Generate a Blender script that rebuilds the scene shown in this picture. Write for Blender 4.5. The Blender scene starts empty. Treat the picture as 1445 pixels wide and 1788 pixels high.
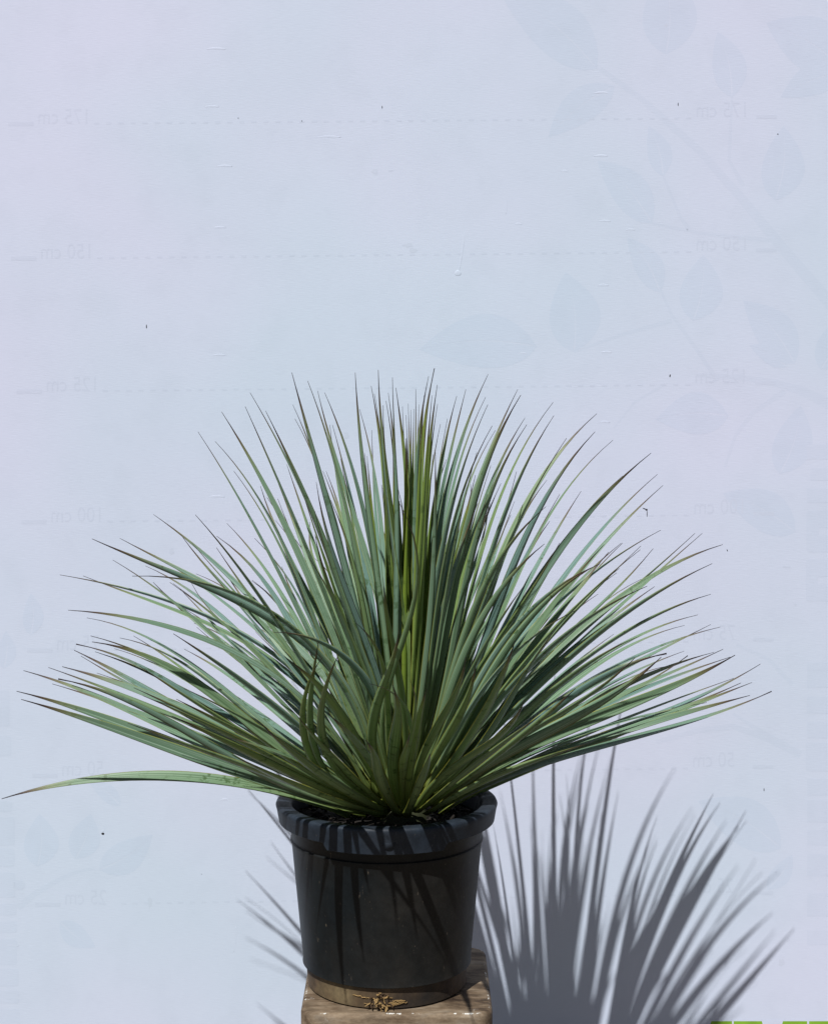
import bpy, bmesh, math, random
from mathutils import Vector, Matrix, noise
random.seed(11)
R = math.radians
S = bpy.context.scene
COL = S.collection

# ------------------------------------------------------------------ camera
FPX = 3000.0; PITCH = R(5.2); CAMY = -3.15; CAMZ = 1.30
cam_d = bpy.data.cameras.new('camera'); cam = bpy.data.objects.new('camera', cam_d); COL.objects.link(cam)
cam.location = (0, CAMY, CAMZ); cam.rotation_euler = (R(90) - PITCH, 0, 0)
cam_d.sensor_fit = 'VERTICAL'; cam_d.sensor_height = 36; cam_d.lens = 36 * FPX / 1788
cam_d.clip_start = .05; cam_d.clip_end = 500
S.camera = cam
S.render.resolution_x = 827; S.render.resolution_y = 1024

# ------------------------------------------------------------------ light
SUN_TO = Vector((-.447, -1.0, 1.51)).normalized()          # towards the sun
w = bpy.data.worlds.new('World'); S.world = w; w.use_nodes = True
wn = w.node_tree.nodes; wl = w.node_tree.links
bg = wn['Background']; sky = wn.new('ShaderNodeTexSky'); sky.sky_type = 'NISHITA'; sky.sun_disc = False
sky.sun_elevation = math.asin(SUN_TO.z); sky.sun_rotation = math.atan2(SUN_TO.x, SUN_TO.y)
sky.air_density = .45; sky.dust_density = .9; sky.ozone_density = 0
wl.new(sky.outputs[0], bg.inputs[0]); bg.inputs[1].default_value = .05
sd = bpy.data.lights.new('sun', 'SUN'); sd.energy = 5.0; sd.angle = R(.55); sd.color = (1, .99, .975)
so = bpy.data.objects.new('sun', sd); COL.objects.link(so); so.location = SUN_TO * 6
so.rotation_euler = SUN_TO.to_track_quat('Z', 'Y').to_euler()
S.view_settings.view_transform = 'Standard'; S.view_settings.look = 'None'
S.view_settings.exposure = -.01; S.view_settings.gamma = 1; S.view_settings.use_curve_mapping = False
try:
    S.cycles.max_bounces = 8; S.cycles.transmission_bounces = 6; S.cycles.diffuse_bounces = 4
except Exception: pass

# ------------------------------------------------------------------ helpers
def at(px, py, Y):
    """photo pixel -> world point on the vertical plane y = Y"""
    a = (px - 722.5) / FPX; b = (894 - py) / FPX
    d = Vector((a, math.cos(PITCH) + b * math.sin(PITCH), b * math.cos(PITCH) - math.sin(PITCH)))
    t = (Y - CAMY) / d.y
    return Vector((0, CAMY, CAMZ)) + d * t
def to_px(p):
    v = p - Vector((0, CAMY, CAMZ))
    z = v.y * math.cos(PITCH) - v.z * math.sin(PITCH); u = v.y * math.sin(PITCH) + v.z * math.cos(PITCH)
    return 722.5 + FPX * v.x / z, 894 - FPX * u / z
def link(name, me, mat=None, parent=None, smooth=True):
    o = bpy.data.objects.new(name, me); COL.objects.link(o)
    if mat: me.materials.append(mat)
    if parent: o.parent = parent
    if smooth:
        for p in me.polygons: p.use_smooth = True
        if name in ('rim', 'body', 'base_band', 'seat', 'leg', 'apron'): me.set_sharp_from_angle(angle=R(42))
    return o
def from_bm(name, bm, mat=None, parent=None, smooth=True):
    me = bpy.data.meshes.new(name); bm.normal_update(); bm.to_mesh(me); bm.free()
    return link(name, me, mat, parent, smooth)
def tag(o, label=None, cat=None, group=None, kind=None):
    for k, v in (('label', label), ('category', cat), ('group', group), ('kind', kind)):
        if v: o[k] = v
    return o
def empty(name, loc):
    o = bpy.data.objects.new(name, None); COL.objects.link(o); o.location = loc; o.empty_display_size = .05; return o
def mat_new(name):
    m = bpy.data.materials.new(name); m.use_nodes = True
    nt = m.node_tree; return m, nt, nt.nodes['Principled BSDF'], nt.nodes, nt.links
def N(ns, t, **kw):
    n = ns.new(t)
    for k, v in kw.items(): setattr(n, k, v)
    return n
def mixrgb(ns, ls, fac, a, b, mode='MIX'):
    n = ns.new('ShaderNodeMix'); n.data_type = 'RGBA'; n.blend_type = mode
    for s, v in ((n.inputs[0], fac), (n.inputs[6], a), (n.inputs[7], b)):
        if isinstance(v, (int, float)): s.default_value = v
        elif isinstance(v, tuple): s.default_value = (*v, 1) if len(v) == 3 else v
        else: ls.new(v, s)
    return n.outputs[2]
def ramp(ns, ls, src, stops):
    n = ns.new('ShaderNodeValToRGB'); cr = n.color_ramp
    cr.elements[0].position, cr.elements[0].color = stops[0][0], (*stops[0][1], 1)
    cr.elements[1].position, cr.elements[1].color = stops[-1][0], (*stops[-1][1], 1)
    for p, c in stops[1:-1]:
        e = cr.elements.new(p); e.color = (*c, 1)
    ls.new(src, n.inputs[0]); return n.outputs[0]
def noise_tex(ns, ls, scale, detail=4, coord='Object', stretch=(1, 1, 1), rough=.55):
    tc = ns.new('ShaderNodeTexCoord'); mp = ns.new('ShaderNodeMapping'); mp.inputs['Scale'].default_value = stretch
    ls.new(tc.outputs[coord], mp.inputs[0])
    n = ns.new('ShaderNodeTexNoise'); n.inputs['Scale'].default_value = scale; n.inputs['Detail'].default_value = detail
    n.inputs['Roughness'].default_value = rough
    ls.new(mp.outputs[0], n.inputs[0]); return n.outputs[0]
def bump(ns, ls, bsdf, h, strength, dist):
    b = ns.new('ShaderNodeBump'); b.inputs['Strength'].default_value = strength; b.inputs['Distance'].default_value = dist
    ls.new(h, b.inputs['Height']); ls.new(b.outputs[0], bsdf.inputs['Normal']); return b
G = (0, 0, 0); W1 = (1, 1, 1)

# ------------------------------------------------------------------ materials
def banner_mat(name, mul):
    m, nt, bs, ns, ls = mat_new(name)
    base = (.595, .645, .765)
    a = noise_tex(ns, ls, 1.1, 2); b = noise_tex(ns, ls, 2.3, 3); c = noise_tex(ns, ls, 14, 4)
    lil = ramp(ns, ls, a, [(.36, (.965, 1.015, 1.0)), (.64, (1.03, .985, 1.01))])
    grey = ramp(ns, ls, b, [(.35, (.975, .985, .985)), (.65, (1.01, 1.01, 1.015))])
    sm = ramp(ns, ls, c, [(.25, (.965, .968, .968)), (.5, W1)])
    fib = noise_tex(ns, ls, 60, 3, stretch=(1, 1, 14))
    fb = ramp(ns, ls, fib, [(.3, (.975, .975, .978)), (.7, (1.012, 1.012, 1.01))])
    x = mixrgb(ns, ls, 1.0, lil, tuple(base[i] * mul[i] for i in range(3)), 'MULTIPLY')
    for y in (grey, sm, fb): x = mixrgb(ns, ls, 1.0, x, y, 'MULTIPLY')
    ls.new(x, bs.inputs['Base Color'])
    bs.inputs['Roughness'].default_value = .6; bs.inputs['Specular IOR Level'].default_value = .25
    wv = noise_tex(ns, ls, 110, 2, stretch=(.6, 1, 8)); big = noise_tex(ns, ls, 4, 1)
    ad = N(ns, 'ShaderNodeMath', operation='MULTIPLY_ADD'); ls.new(big, ad.inputs[0]); ad.inputs[1].default_value = 4; ls.new(wv, ad.inputs[2])
    bump(ns, ls, bs, ad.outputs[0], .3, .0006)
    return m
M_BAN = banner_mat('banner_cloth', (1, 1, 1))
M_PRI = banner_mat('faint_print', (.968, .976, .98))
M_PRL = banner_mat('faint_print_leaf', (.955, .972, .982))
M_TXT = banner_mat('faint_print_text', (.955, .958, .962))

def simple(name, c, rough=.6, spec=.4):
    m, nt, bs, ns, ls = mat_new(name)
    n = noise_tex(ns, ls, 30, 4)
    x = ramp(ns, ls, n, [(.3, tuple(v * .85 for v in c)), (.7, tuple(v * 1.12 for v in c))])
    ls.new(x, bs.inputs['Base Color']); bs.inputs['Roughness'].default_value = rough
    bs.inputs['Specular IOR Level'].default_value = spec
    return m
M_GRN = simple('green_print', (.22, .42, .03))
M_WHT = simple('white_print', (.8, .82, .84))
M_HOLE = simple('dark_hole', (.02, .02, .022))

def leaf_mat():
    m, nt, bs, ns, ls = mat_new('glaucous_leaf')
    uv = ns.new('ShaderNodeUVMap'); sep = ns.new('ShaderNodeSeparateXYZ'); ls.new(uv.outputs[0], sep.inputs[0])
    at_ = ns.new('ShaderNodeAttribute'); at_.attribute_name = 'tone'
    tc = ns.new('ShaderNodeTexCoord')
    # long veins running with the leaf
    mp = ns.new('ShaderNodeMapping'); mp.inputs['Scale'].default_value = (16, 1.2, 1); ls.new(uv.outputs[0], mp.inputs[0])
    off = ns.new('ShaderNodeVectorMath'); off.operation = 'ADD'; sc = ns.new('ShaderNodeVectorMath'); sc.operation = 'SCALE'; sc.inputs['Scale'].default_value = 37
    cb = ns.new('ShaderNodeCombineXYZ'); ls.new(at_.outputs['Fac'], cb.inputs[0]); ls.new(at_.outputs['Fac'], cb.inputs[2]); ls.new(cb.outputs[0], sc.inputs[0])
    ls.new(mp.outputs[0], off.inputs[0]); ls.new(sc.outputs[0], off.inputs[1])
    st = ns.new('ShaderNodeTexNoise'); st.inputs['Scale'].default_value = 1; st.inputs['Detail'].default_value = 3; ls.new(off.outputs[0], st.inputs[0])
    blue = ramp(ns, ls, st.outputs[0], [(.28, (.055, .115, .09)), (.5, (.13, .225, .19)), (.75, (.29, .40, .375))])
    gren = ramp(ns, ls, st.outputs[0], [(.3, (.15, .235, .035)), (.75, (.36, .50, .07))])
    # tone: 0 blue-grey .. 1 young yellow green
    col = mixrgb(ns, ls, at_.outputs['Fac'], blue, gren)
    # greener towards the base, where the wax is rubbed off
    bf = ramp(ns, ls, sep.outputs[1], [(.0, W1), (.28, (.25,) * 3), (.45, G)])
    col = mixrgb(ns, ls, bf, col, (.13, .17, .03))
    # blotches of rubbed wax
    bl = noise_tex(ns, ls, 55, 5, rough=.7); bm_ = ramp(ns, ls, bl, [(.56, G), (.62, (.85,) * 3)])
    bl2 = noise_tex(ns, ls, 5, 2); bm2 = ramp(ns, ls, bl2, [(.46, G), (.6, W1)])
    bm_ = mixrgb(ns, ls, 1.0, bm_, bm2, 'MULTIPLY')
    col = mixrgb(ns, ls, bm_, col, (.05, .10, .03))
    # yellow margins
    ab = N(ns, 'ShaderNodeMath', operation='SUBTRACT'); ls.new(sep.outputs[0], ab.inputs[0]); ab.inputs[1].default_value = .5
    ab2 = N(ns, 'ShaderNodeMath', operation='ABSOLUTE'); ls.new(ab.outputs[0], ab2.inputs[0])
    mg = ramp(ns, ls, ab2.outputs[0], [(.45, G), (.47, W1)])
    col = mixrgb(ns, ls, mg, col, (.30, .30, .05))
    # brown spines
    t0 = ramp(ns, ls, sep.outputs[1], [(.80, G), (.90, (.6,) * 3)])
    col = mixrgb(ns, ls, t0, col, (.20, .165, .05))
    t1 = ramp(ns, ls, sep.outputs[1], [(.87, G), (.93, W1)])
    col = mixrgb(ns, ls, t1, col, (.10, .068, .045))
    t2 = ramp(ns, ls, sep.outputs[1], [(.925, G), (.965, W1)])
    col = mixrgb(ns, ls, t2, col, (.022, .013, .016))
    ls.new(col, bs.inputs['Base Color'])
    bs.inputs['Roughness'].default_value = .38; bs.inputs['Specular IOR Level'].default_value = .28
    bump(ns, ls, bs, st.outputs[0], .5, .0006)
    tr = ns.new('ShaderNodeBsdfTranslucent')
    tcol = mixrgb(ns, ls, .65, col, (.30, .42, .05)); ls.new(tcol, tr.inputs[0])
    mx = ns.new('ShaderNodeMixShader'); tf = N(ns, 'ShaderNodeMath', operation='MULTIPLY_ADD'); ls.new(at_.outputs['Fac'], tf.inputs[0]); tf.inputs[1].default_value = .34; tf.inputs[2].default_value = .04; ls.new(tf.outputs[0], mx.inputs[0])
    out = ns['Material Output'] if 'Material Output' in ns else None
    ls.new(bs.outputs[0], mx.inputs[1]); ls.new(tr.outputs[0], mx.inputs[2]); ls.new(mx.outputs[0], out.inputs[0])
    return m
M_LEAF = leaf_mat()

def pot_mat(name, base, dust, amt, rough):
    m, nt, bs, ns, ls = mat_new(name)
    n1 = noise_tex(ns, ls, 5, 5, stretch=(1, 1, .6)); n2 = noise_tex(ns, ls, 60, 5, rough=.7); sp = noise_tex(ns, ls, 170, 2)
    f = ramp(ns, ls, n1, [(.42, G), (.7, (amt,) * 3)])
    x = mixrgb(ns, ls, f, base, dust)
    y = ramp(ns, ls, n2, [(.35, (.75,) * 3), (.7, (1.25,) * 3)])
    x = mixrgb(ns, ls, 1.0, x, y, 'MULTIPLY')
    s = ramp(ns, ls, sp, [(.73, G), (.78, (.5,) * 3)])
    x = mixrgb(ns, ls, s, x, (.16, .13, .09))
    # fine scratches
    scr = noise_tex(ns, ls, 55, 6, stretch=(2.4, 2.4, .7), rough=.75)
    sf = ramp(ns, ls, scr, [(.64, G), (.69, (.6,) * 3)])
    x = mixrgb(ns, ls, sf, x, tuple(min(1, v * 4) for v in dust))
    ls.new(x, bs.inputs['Base Color']); bs.inputs['Specular IOR Level'].default_value = .22
    r = ramp(ns, ls, n1, [(.3, (rough,) * 3), (.7, (rough + .18,) * 3)]); ls.new(r, bs.inputs['Roughness'])
    bump(ns, ls, bs, n2, .25, .0006)
    return m
M_POT = pot_mat('black_plastic', (.0055, .0085, .0105), (.034, .028, .021), .75, .42)
M_RIM = pot_mat('black_plastic_rim', (.019, .027, .039), (.04, .042, .046), .5, .46)

def band_mat():
    m, nt, bs, ns, ls = mat_new('muddy_plastic')
    a = noise_tex(ns, ls, 9, 5); b = noise_tex(ns, ls, 45, 5, rough=.7)
    x = ramp(ns, ls, a, [(.3, (.012, .011, .01)), (.45, (.045, .03, .018)), (.58, (.10, .065, .033)), (.72, (.18, .135, .07))])
    y = ramp(ns, ls, b, [(.35, (.6,) * 3), (.7, (1.3,) * 3)])
    x = mixrgb(ns, ls, 1.0, x, y, 'MULTIPLY'); ls.new(x, bs.inputs['Base Color'])
    bs.inputs['Roughness'].default_value = .75; bump(ns, ls, bs, b, .5, .0012)
    return m
M_BAND = band_mat()

def stool_mat():
    m, nt, bs, ns, ls = mat_new('worn_painted_wood')
    a = noise_tex(ns, ls, 14, 6, stretch=(.5, 1.6, 1.6), rough=.7); b = noise_tex(ns, ls, 70, 5, rough=.75, stretch=(.5, 1.5, 1)); c = noise_tex(ns, ls, 30, 5, rough=.8)
    x = ramp(ns, ls, a, [(.33, (.03, .018, .011)), (.44, (.12, .082, .05)), (.55, (.22, .165, .11)), (.68, (.31, .26, .2))])
    y = ramp(ns, ls, b, [(.3, (.6,) * 3), (.7, (1.25,) * 3)])
    x = mixrgb(ns, ls, 1.0, x, y, 'MULTIPLY')
    pt = ramp(ns, ls, c, [(.62, G), (.68, (.5,) * 3)])
    x = mixrgb(ns, ls, pt, x, (.42, .40, .36))
    # white undercoat showing on the worn rounded edge
    ge = ns.new('ShaderNodeAttribute'); ge.attribute_name = 'edge'
    ad = N(ns, 'ShaderNodeMath', operation='MULTIPLY_ADD'); ls.new(c, ad.inputs[0]); ad.inputs[1].default_value = 3.0; ls.new(ge.outputs['Fac'], ad.inputs[2])
    ef = ramp(ns, ls, ad.outputs[0], [(1.42, G), (1.5, W1)]) if False else None
    sb = N(ns, 'ShaderNodeMath', operation='SUBTRACT'); ls.new(ad.outputs[0], sb.inputs[0]); sb.inputs[1].default_value = 2.2
    ef = ramp(ns, ls, sb.outputs[0], [(.46, G), (.56, (.85,) * 3)])
    x = mixrgb(ns, ls, ef, x, (.72, .72, .68))
    ls.new(x, bs.inputs['Base Color']); bs.inputs['Roughness'].default_value = .75; bs.inputs['Specular IOR Level'].default_value = .25
    bump(ns, ls, bs, c, .6, .0016)
    return m
M_STOOL = stool_mat()

def soil_mat():
    m, nt, bs, ns, ls = mat_new('potting_soil')
    a = noise_tex(ns, ls, 60, 6, rough=.8)
    x = ramp(ns, ls, a, [(.35, (.005, .004, .003)), (.6, (.02, .014, .01)), (.75, (.035, .026, .016))])
    ls.new(x, bs.inputs['Base Color']); bs.inputs['Roughness'].default_value = .95; bump(ns, ls, bs, a, 1, .006)
    return m
M_SOIL = soil_mat()
def ground_mat():
    m, nt, bs, ns, ls = mat_new('pale_paving')
    a = noise_tex(ns, ls, 3, 6); b = noise_tex(ns, ls, 120, 4)
    x = ramp(ns, ls, a, [(.3, (.12, .095, .07)), (.7, (.18, .145, .105))]); y = ramp(ns, ls, b, [(.3, (.8,) * 3), (.7, (1.15,) * 3)])
    x = mixrgb(ns, ls, 1.0, x, y, 'MULTIPLY'); ls.new(x, bs.inputs['Base Color']); bs.inputs['Roughness'].default_value = .9
    bump(ns, ls, bs, b, .5, .003)
    return m
M_GROUND = ground_mat()
M_ROOT = simple('dry_root', (.28, .18, .07), .8)
M_ROOTD = simple('dark_root', (.06, .035, .018), .9)

# ------------------------------------------------------------------ ground
GZ = -.16
bm = bmesh.new(); bmesh.ops.create_grid(bm, x_segments=40, y_segments=40, size=60)
bmesh.ops.translate(bm, verts=bm.verts, vec=(0, 0, GZ))
tag(from_bm('ground', bm, M_GROUND), kind='structure')

# ------------------------------------------------------------------ banner
ban = empty('banner', (0, 0, GZ))
tag(ban, 'white fabric height chart banner hanging behind the potted plant', 'banner')
BT = .004                                             # the printed face is at y = 0
bm = bmesh.new()
nx, nz = 120, 90; X0, X1, Z0, Z1 = -1.5, 1.5, -.10, 2.15
def sway(x, z): return .0012 * math.sin(x * 2.1 + .6) * math.sin(z * 1.7)
gv = [[bm.verts.new((X0 + (X1 - X0) * i / nx, sway(X0 + (X1 - X0) * i / nx, Z0 + (Z1 - Z0) * j / nz), Z0 + (Z1 - Z0) * j / nz)) for j in range(nz + 1)] for i in range(nx + 1)]
bk = [[bm.verts.new(v.co + Vector((0, BT, 0))) for v in c] for c in gv]
for i in range(nx):
    for j in range(nz):
        bm.faces.new((gv[i][j], gv[i + 1][j], gv[i + 1][j + 1], gv[i][j + 1]))
        bm.faces.new((bk[i][j], bk[i][j + 1], bk[i + 1][j + 1], bk[i + 1][j]))
for i in range(nx):
    bm.faces.new((gv[i][0], bk[i][0], bk[i + 1][0], gv[i + 1][0])); bm.faces.new((gv[i][nz], gv[i + 1][nz], bk[i + 1][nz], bk[i][nz]))
for j in range(nz):
    bm.faces.new((gv[0][j], gv[0][j + 1], bk[0][j + 1], bk[0][j])); bm.faces.new((gv[nx][j], bk[nx][j], bk[nx][j + 1], gv[nx][j + 1]))
def rel(o, p):        # parent without moving
    o.parent = p; o.matrix_parent_inverse = Matrix.Translation(-Vector(p.location)); return o
rel(from_bm('cloth', bm, M_BAN), ban)
# posts and a top rail carry it (outside the photograph)
M_MET = simple('grey_metal', (.3, .3, .3), .4)
for x in (-1.47, 1.47):
    bm = bmesh.new(); bmesh.ops.create_cone(bm, cap_ends=True, segments=20, radius1=.018, radius2=.018, depth=2.3)
    bmesh.ops.translate(bm, verts=bm.verts, vec=(x, .03, GZ + 1.15)); rel(from_bm('post', bm, M_MET), ban)
bm = bmesh.new(); bmesh.ops.create_cone(bm, cap_ends=True, segments=20, radius1=.015, radius2=.015, depth=2.9)
bmesh.ops.rotate(bm, verts=bm.verts, matrix=Matrix.Rotation(R(90), 3, 'Y')); bmesh.ops.translate(bm, verts=bm.verts, vec=(0, .03, GZ + 2.27)); rel(from_bm('rail', bm, M_MET), ban)

def on_banner(px, py, lift):
    p = at(px, py, 0); return Vector((p.x, sway(p.x, p.z) - lift, p.z))
_cnt = [0, 0]
def LT(): return .00009
def LL_():
    _cnt[0] += 1; return .00004 + .000001 * _cnt[0]
def LB_():
    _cnt[1] += 1; return .000015 + .000001 * _cnt[1]
def flat_poly(bm, pts, lift):
    vs = [bm.verts.new(on_banner(x, y, lift)) for x, y in pts]
    try: f = bm.faces.new(vs)
    except Exception: return
    f.normal_update()
    if f.normal.y > 0: f.normal_flip()
def reg(x0, y0, s): return lambda pts: [(x0 + a / s, y0 + b / s) for a, b in pts]

# height marks: bar, mirrored words, dashes
LEVELS = [(175, 217, 205, 15, 1357), (150, 452, 438, 20, 1357), (125, 684, 670, 30, 1355), (100, 912, 898, 38, 1353), (75, 1136, 1118, 48, 1352), (50, 1355, 1340, 57, 1351), (25, 1580, 1560, 62, 1349)]
def mirrored_text(txt, px_left, px_right, py_base, hpx, name):
    cu = bpy.data.curves.new('t', 'FONT'); cu.body = txt; cu.size = 1; cu.resolution_u = 3
    t = bpy.data.objects.new('t', cu); COL.objects.link(t)
    bpy.context.view_layer.update()
    me = bpy.data.meshes.new_from_object(t.evaluated_get(bpy.context.evaluated_depsgraph_get()))
    bpy.data.objects.remove(t)
    xs = [v.co.x for v in me.vertices]; ys = [v.co.y for v in me.vertices]
    x0, x1, y0, y1 = min(xs), max(xs), 0, max(ys)
    for v in me.vertices:
        px = px_right - (v.co.x - x0) / (x1 - x0) * (px_right - px_left)
        py = py_base - (v.co.y - y0) / (y1 - y0) * hpx
        v.co = on_banner(px, py, LT())
    me.update(); rel(link(name, me, M_TXT, None, False), ban)
for cmv, yl, yr, xl, xr in LEVELS:
    bm = bmesh.new()
    if cmv == 25: xb = 1313
    else: xb = xr - 38
    flat_poly(bm, [(xl, yl - 4), (xl + 44, yl - 4), (xl + 44, yl + 3), (xl, yl + 3)], LT())
    rel(from_bm('height_mark', bm, M_TXT, None, False), ban); bm = bmesh.new()
    flat_poly(bm, [(xb, yr - 4), (xb + 36, yr - 4), (xb + 36, yr + 2), (xb, yr + 2)], LT())
    rel(from_bm('height_mark', bm, M_TXT, None, False), ban); bm = bmesh.new()
    n = 50; a, b = xl + 150, xr - 160
    for i in range(n):
        x = a + (b - a) * i / (n - 1)
        y = yl + (yr - yl) * (x - xl) / (xr - xl)
        flat_poly(bm, [(x, y - 1.4), (x + 9, y - 1.4), (x + 9, y + 1.4), (x, y + 1.4)], LT())
    rel(from_bm('dotted_line', bm, M_TXT, None, False), ban)
    mirrored_text('%d cm' % cmv, xl + 52, xl + 52 + (86 if cmv >= 100 else 72), yl - 1, 26, 'height_number')
    mirrored_text('%d cm' % cmv, xr - 142, xr - 142 + (86 if cmv >= 100 else 72), yr - 1, 26, 'height_number')

# faint leaves and branches of the print
def print_leaf(tip, base, w, k=1.25):
    bm = bmesh.new(); lf = LL_()
    tx, ty = tip; bx, by = base; L = math.hypot(bx - tx, by - ty); dx, dy = (tx - bx) / L, (ty - by) / L; nx_, ny_ = -dy, dx
    for s in (-1, 1):
        out = []; inn = []
        for i in range(15):
            t = i / 14; ww = w / 2 * math.sin(math.pi * t ** .8) ** .9 if 0 < t < 1 else 0
            bend = .06 * L * math.sin(math.pi * t)
            px, py = bx + dx * L * t + nx_ * bend, by + dy * L * t + ny_ * bend
            g = min(1.6 * (1 - t), ww * .4)
            out.append((px + nx_ * s * ww, py + ny_ * s * ww)); inn.append((px + nx_ * s * g, py + ny_ * s * g))
        for i in range(14):
            q = [inn[i], out[i], out[i + 1], inn[i + 1]]
            if math.hypot(q[1][0] - q[0][0], q[1][1] - q[0][1]) < 1e-6: q = q[1:]
            if len(q) == 4 and math.hypot(q[2][0] - q[3][0], q[2][1] - q[3][1]) < 1e-6: q = q[:3]
            flat_poly(bm, q, lf)
    rel(from_bm('printed_leaf', bm, M_PRL, None, False), ban)
def print_branch(pts, w0, w1):
    bm = bmesh.new(); n = len(pts); ed = []; lf = LB_()
    for i, (x, y) in enumerate(pts):
        a = pts[max(0, i - 1)]; b = pts[min(n - 1, i + 1)]; L = math.hypot(b[0] - a[0], b[1] - a[1]); nx_, ny_ = -(b[1] - a[1]) / L, (b[0] - a[0]) / L
        ww = (w0 + (w1 - w0) * i / (n - 1)) / 2; ed.append(((x + nx_ * ww, y + ny_ * ww), (x - nx_ * ww, y - ny_ * ww)))
    for i in range(n - 1): flat_poly(bm, [ed[i][0], ed[i][1], ed[i + 1][1], ed[i + 1][0]], lf)
    rel(from_bm('printed_branch', bm, M_PRI, None, False), ban)
U = reg(722, 0, 2.0)
for tip, base, ww in [((300, -30), (640, 240), 190), ((870, -110), (880, 190), 190), ((470, 480), (700, 300), 120), ((640, 560), (830, 780), 130), ((820, 440), (870, 615), 85),
                      ((745, 830), (860, 1020), 100), ((530, 950), (560, 1230), 180), ((1010, 890), (975, 1120), 150), ((1150, 1050), (1330, 1270), 140), ((1290, 440), (1262, 700), 150),
                      ((1060, 110), (1110, 340), 120), ((1230, 80), (1500, 240), 190), ((1280, 340), (1500, 250), 110), ((20, 1220), (430, 1210), 190), ((1500, 1100), (1420, 1290), 120)]:
    a, b = U([tip, base]); print_leaf(a, b, ww / 2)
print_branch(U([(650, 240), (800, 350), (1000, 530), (1150, 700), (1290, 870), (1445, 1050), (1500, 1120)]), 8, 24)
for p in ([(1110, 340), (1100, 560), (1150, 650)], [(830, 780), (1000, 815), (1240, 840)], [(860, 1010), (900, 1100), (1000, 1240), (1060, 1330)], [(870, 615), (930, 760), (960, 800)], [(560, 1230), (720, 1170), (900, 1120)]):
    print_branch(U(p), 4, 8)
U = reg(1000, 600, 3.247)
for tip, base, ww in [((470, 430), (880, 410), 240), ((1290, 350), (1170, 740), 220), ((850, 850), (1260, 1070), 230), ((1000, 10), (1210, 130), 110)]:
    a, b = U([tip, base]); print_leaf(a, b, ww / 3.247)
print_branch(U([(700, 180), (950, 190), (1150, 225), (1300, 270), (1445, 340), (1500, 370)]), 6, 22)
print_branch(U([(1200, 270), (1020, 390), (920, 520), (860, 700)]), 10, 4)
print_branch(U([(520, 230), (350, 330), (230, 480)]), 5, 3)
U = reg(1145, 1000, 3.577)
print_branch(U([(0, 1060), (250, 990), (480, 960), (700, 1040), (900, 1140)]), 8, 12)
print_branch(U([(480, 880), (600, 960), (900, 1130)]), 4, 10)
print_branch(U([(500, 450), (700, 540), (850, 700)]), 5, 8)
U = reg(820, 1250, 2.312)
for tip, base, ww in [((920, 345), (1255, 535), 190), ((1300, 560), (1200, 700), 80)]:
    a, b = U([tip, base]); print_leaf(a, b, ww / 2.312)
U = reg(0, 1350, 4.083)
for tip, base, ww in [((650, 290), (540, 610), 220), ((1090, 440), (710, 690), 230), ((285, 290), (270, 665), 250), ((685, 1240), (430, 1060), 160), ((640, 60), (860, 230), 120)]:
    a, b = U([tip, base]); print_leaf(a, b, ww / 4.083)
print_branch(U([(130, 960), (250, 860), (420, 760), (560, 700), (670, 680)]), 12, 4)
U = reg(0, 600, 2.75)
for tip, base, ww in [((150, 1200), (150, 1400), 100), ((30, 1380), (20, 1560), 90)]:
    a, b = U([tip, base]); print_leaf(a, b, ww / 2.75)

# parts of the big upright letters that run up both sides, seen from behind
def rrect(bm, x0, y0, x1, y1, r, lift=.00010):
    pts = []
    for cx, cy, a0 in ((x1 - r, y0 + r, -90), (x1 - r, y1 - r, 0), (x0 + r, y1 - r, 90), (x0 + r, y0 + r, 180)):
        for k in range(5):
            a = R(a0 + k * 22.5); pts.append((cx + r * math.cos(a), cy + r * math.sin(a)))
    flat_poly(bm, pts, lift)
def letter_bar(x0, y0, x1, y1, r=1.5):
    bm = bmesh.new(); rrect(bm, x0, y0, x1, y1, r); rel(from_bm('printed_letter', bm, M_PRI, None, False), ban)
def letter_o(x0, y0, x1, y1, s0, s1, sx):
    bm = bmesh.new(); rrect(bm, x0, y0, x1, s0, 6 if s0 - y0 > 14 else 3); rrect(bm, x0, s1, x1, y1, 6); rrect(bm, x0, s0 - 6.5, sx, s1 + 6.5, .6, .00011)
    rel(from_bm('printed_letter', bm, M_PRI, None, False), ban)
for y0, y1 in ((776, 802), (818, 839), (853, 878), (1157, 1171), (1172, 1201), (1217, 1246), (1261, 1289), (1360, 1389), (1397, 1436), (1450, 1476), (1492, 1530), (1560, 1600), (1625, 1650)):
    letter_bar(1408 if y0 != 818 else 1414, y0, 1475, y1)
letter_o(1407, 892, 1475, 964, 922, 934, 1429); letter_o(1406, 977, 1475, 1050, 1007, 1021, 1427); letter_bar(1406, 1297, 1475, 1347, 5)
for y0, y1, x1 in ((1205, 1268, 17), (1285, 1320, 20), (1399, 1417, 22), (1427, 1476, 26), (1482, 1513, 26), (1524, 1567, 27), (1578, 1598, 29), (1609, 1629, 30), (1640, 1685, 30), (1692, 1722, 33), (1730, 1752, 34), (1762, 1790, 35)):
    letter_bar(-30, y0, x1, y1, 4)
bm = bmesh.new(); rrect(bm, 25, 1537, 44, 1553, 7); rel(from_bm('printed_letter', bm, M_PRI, None, False), ban)
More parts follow.
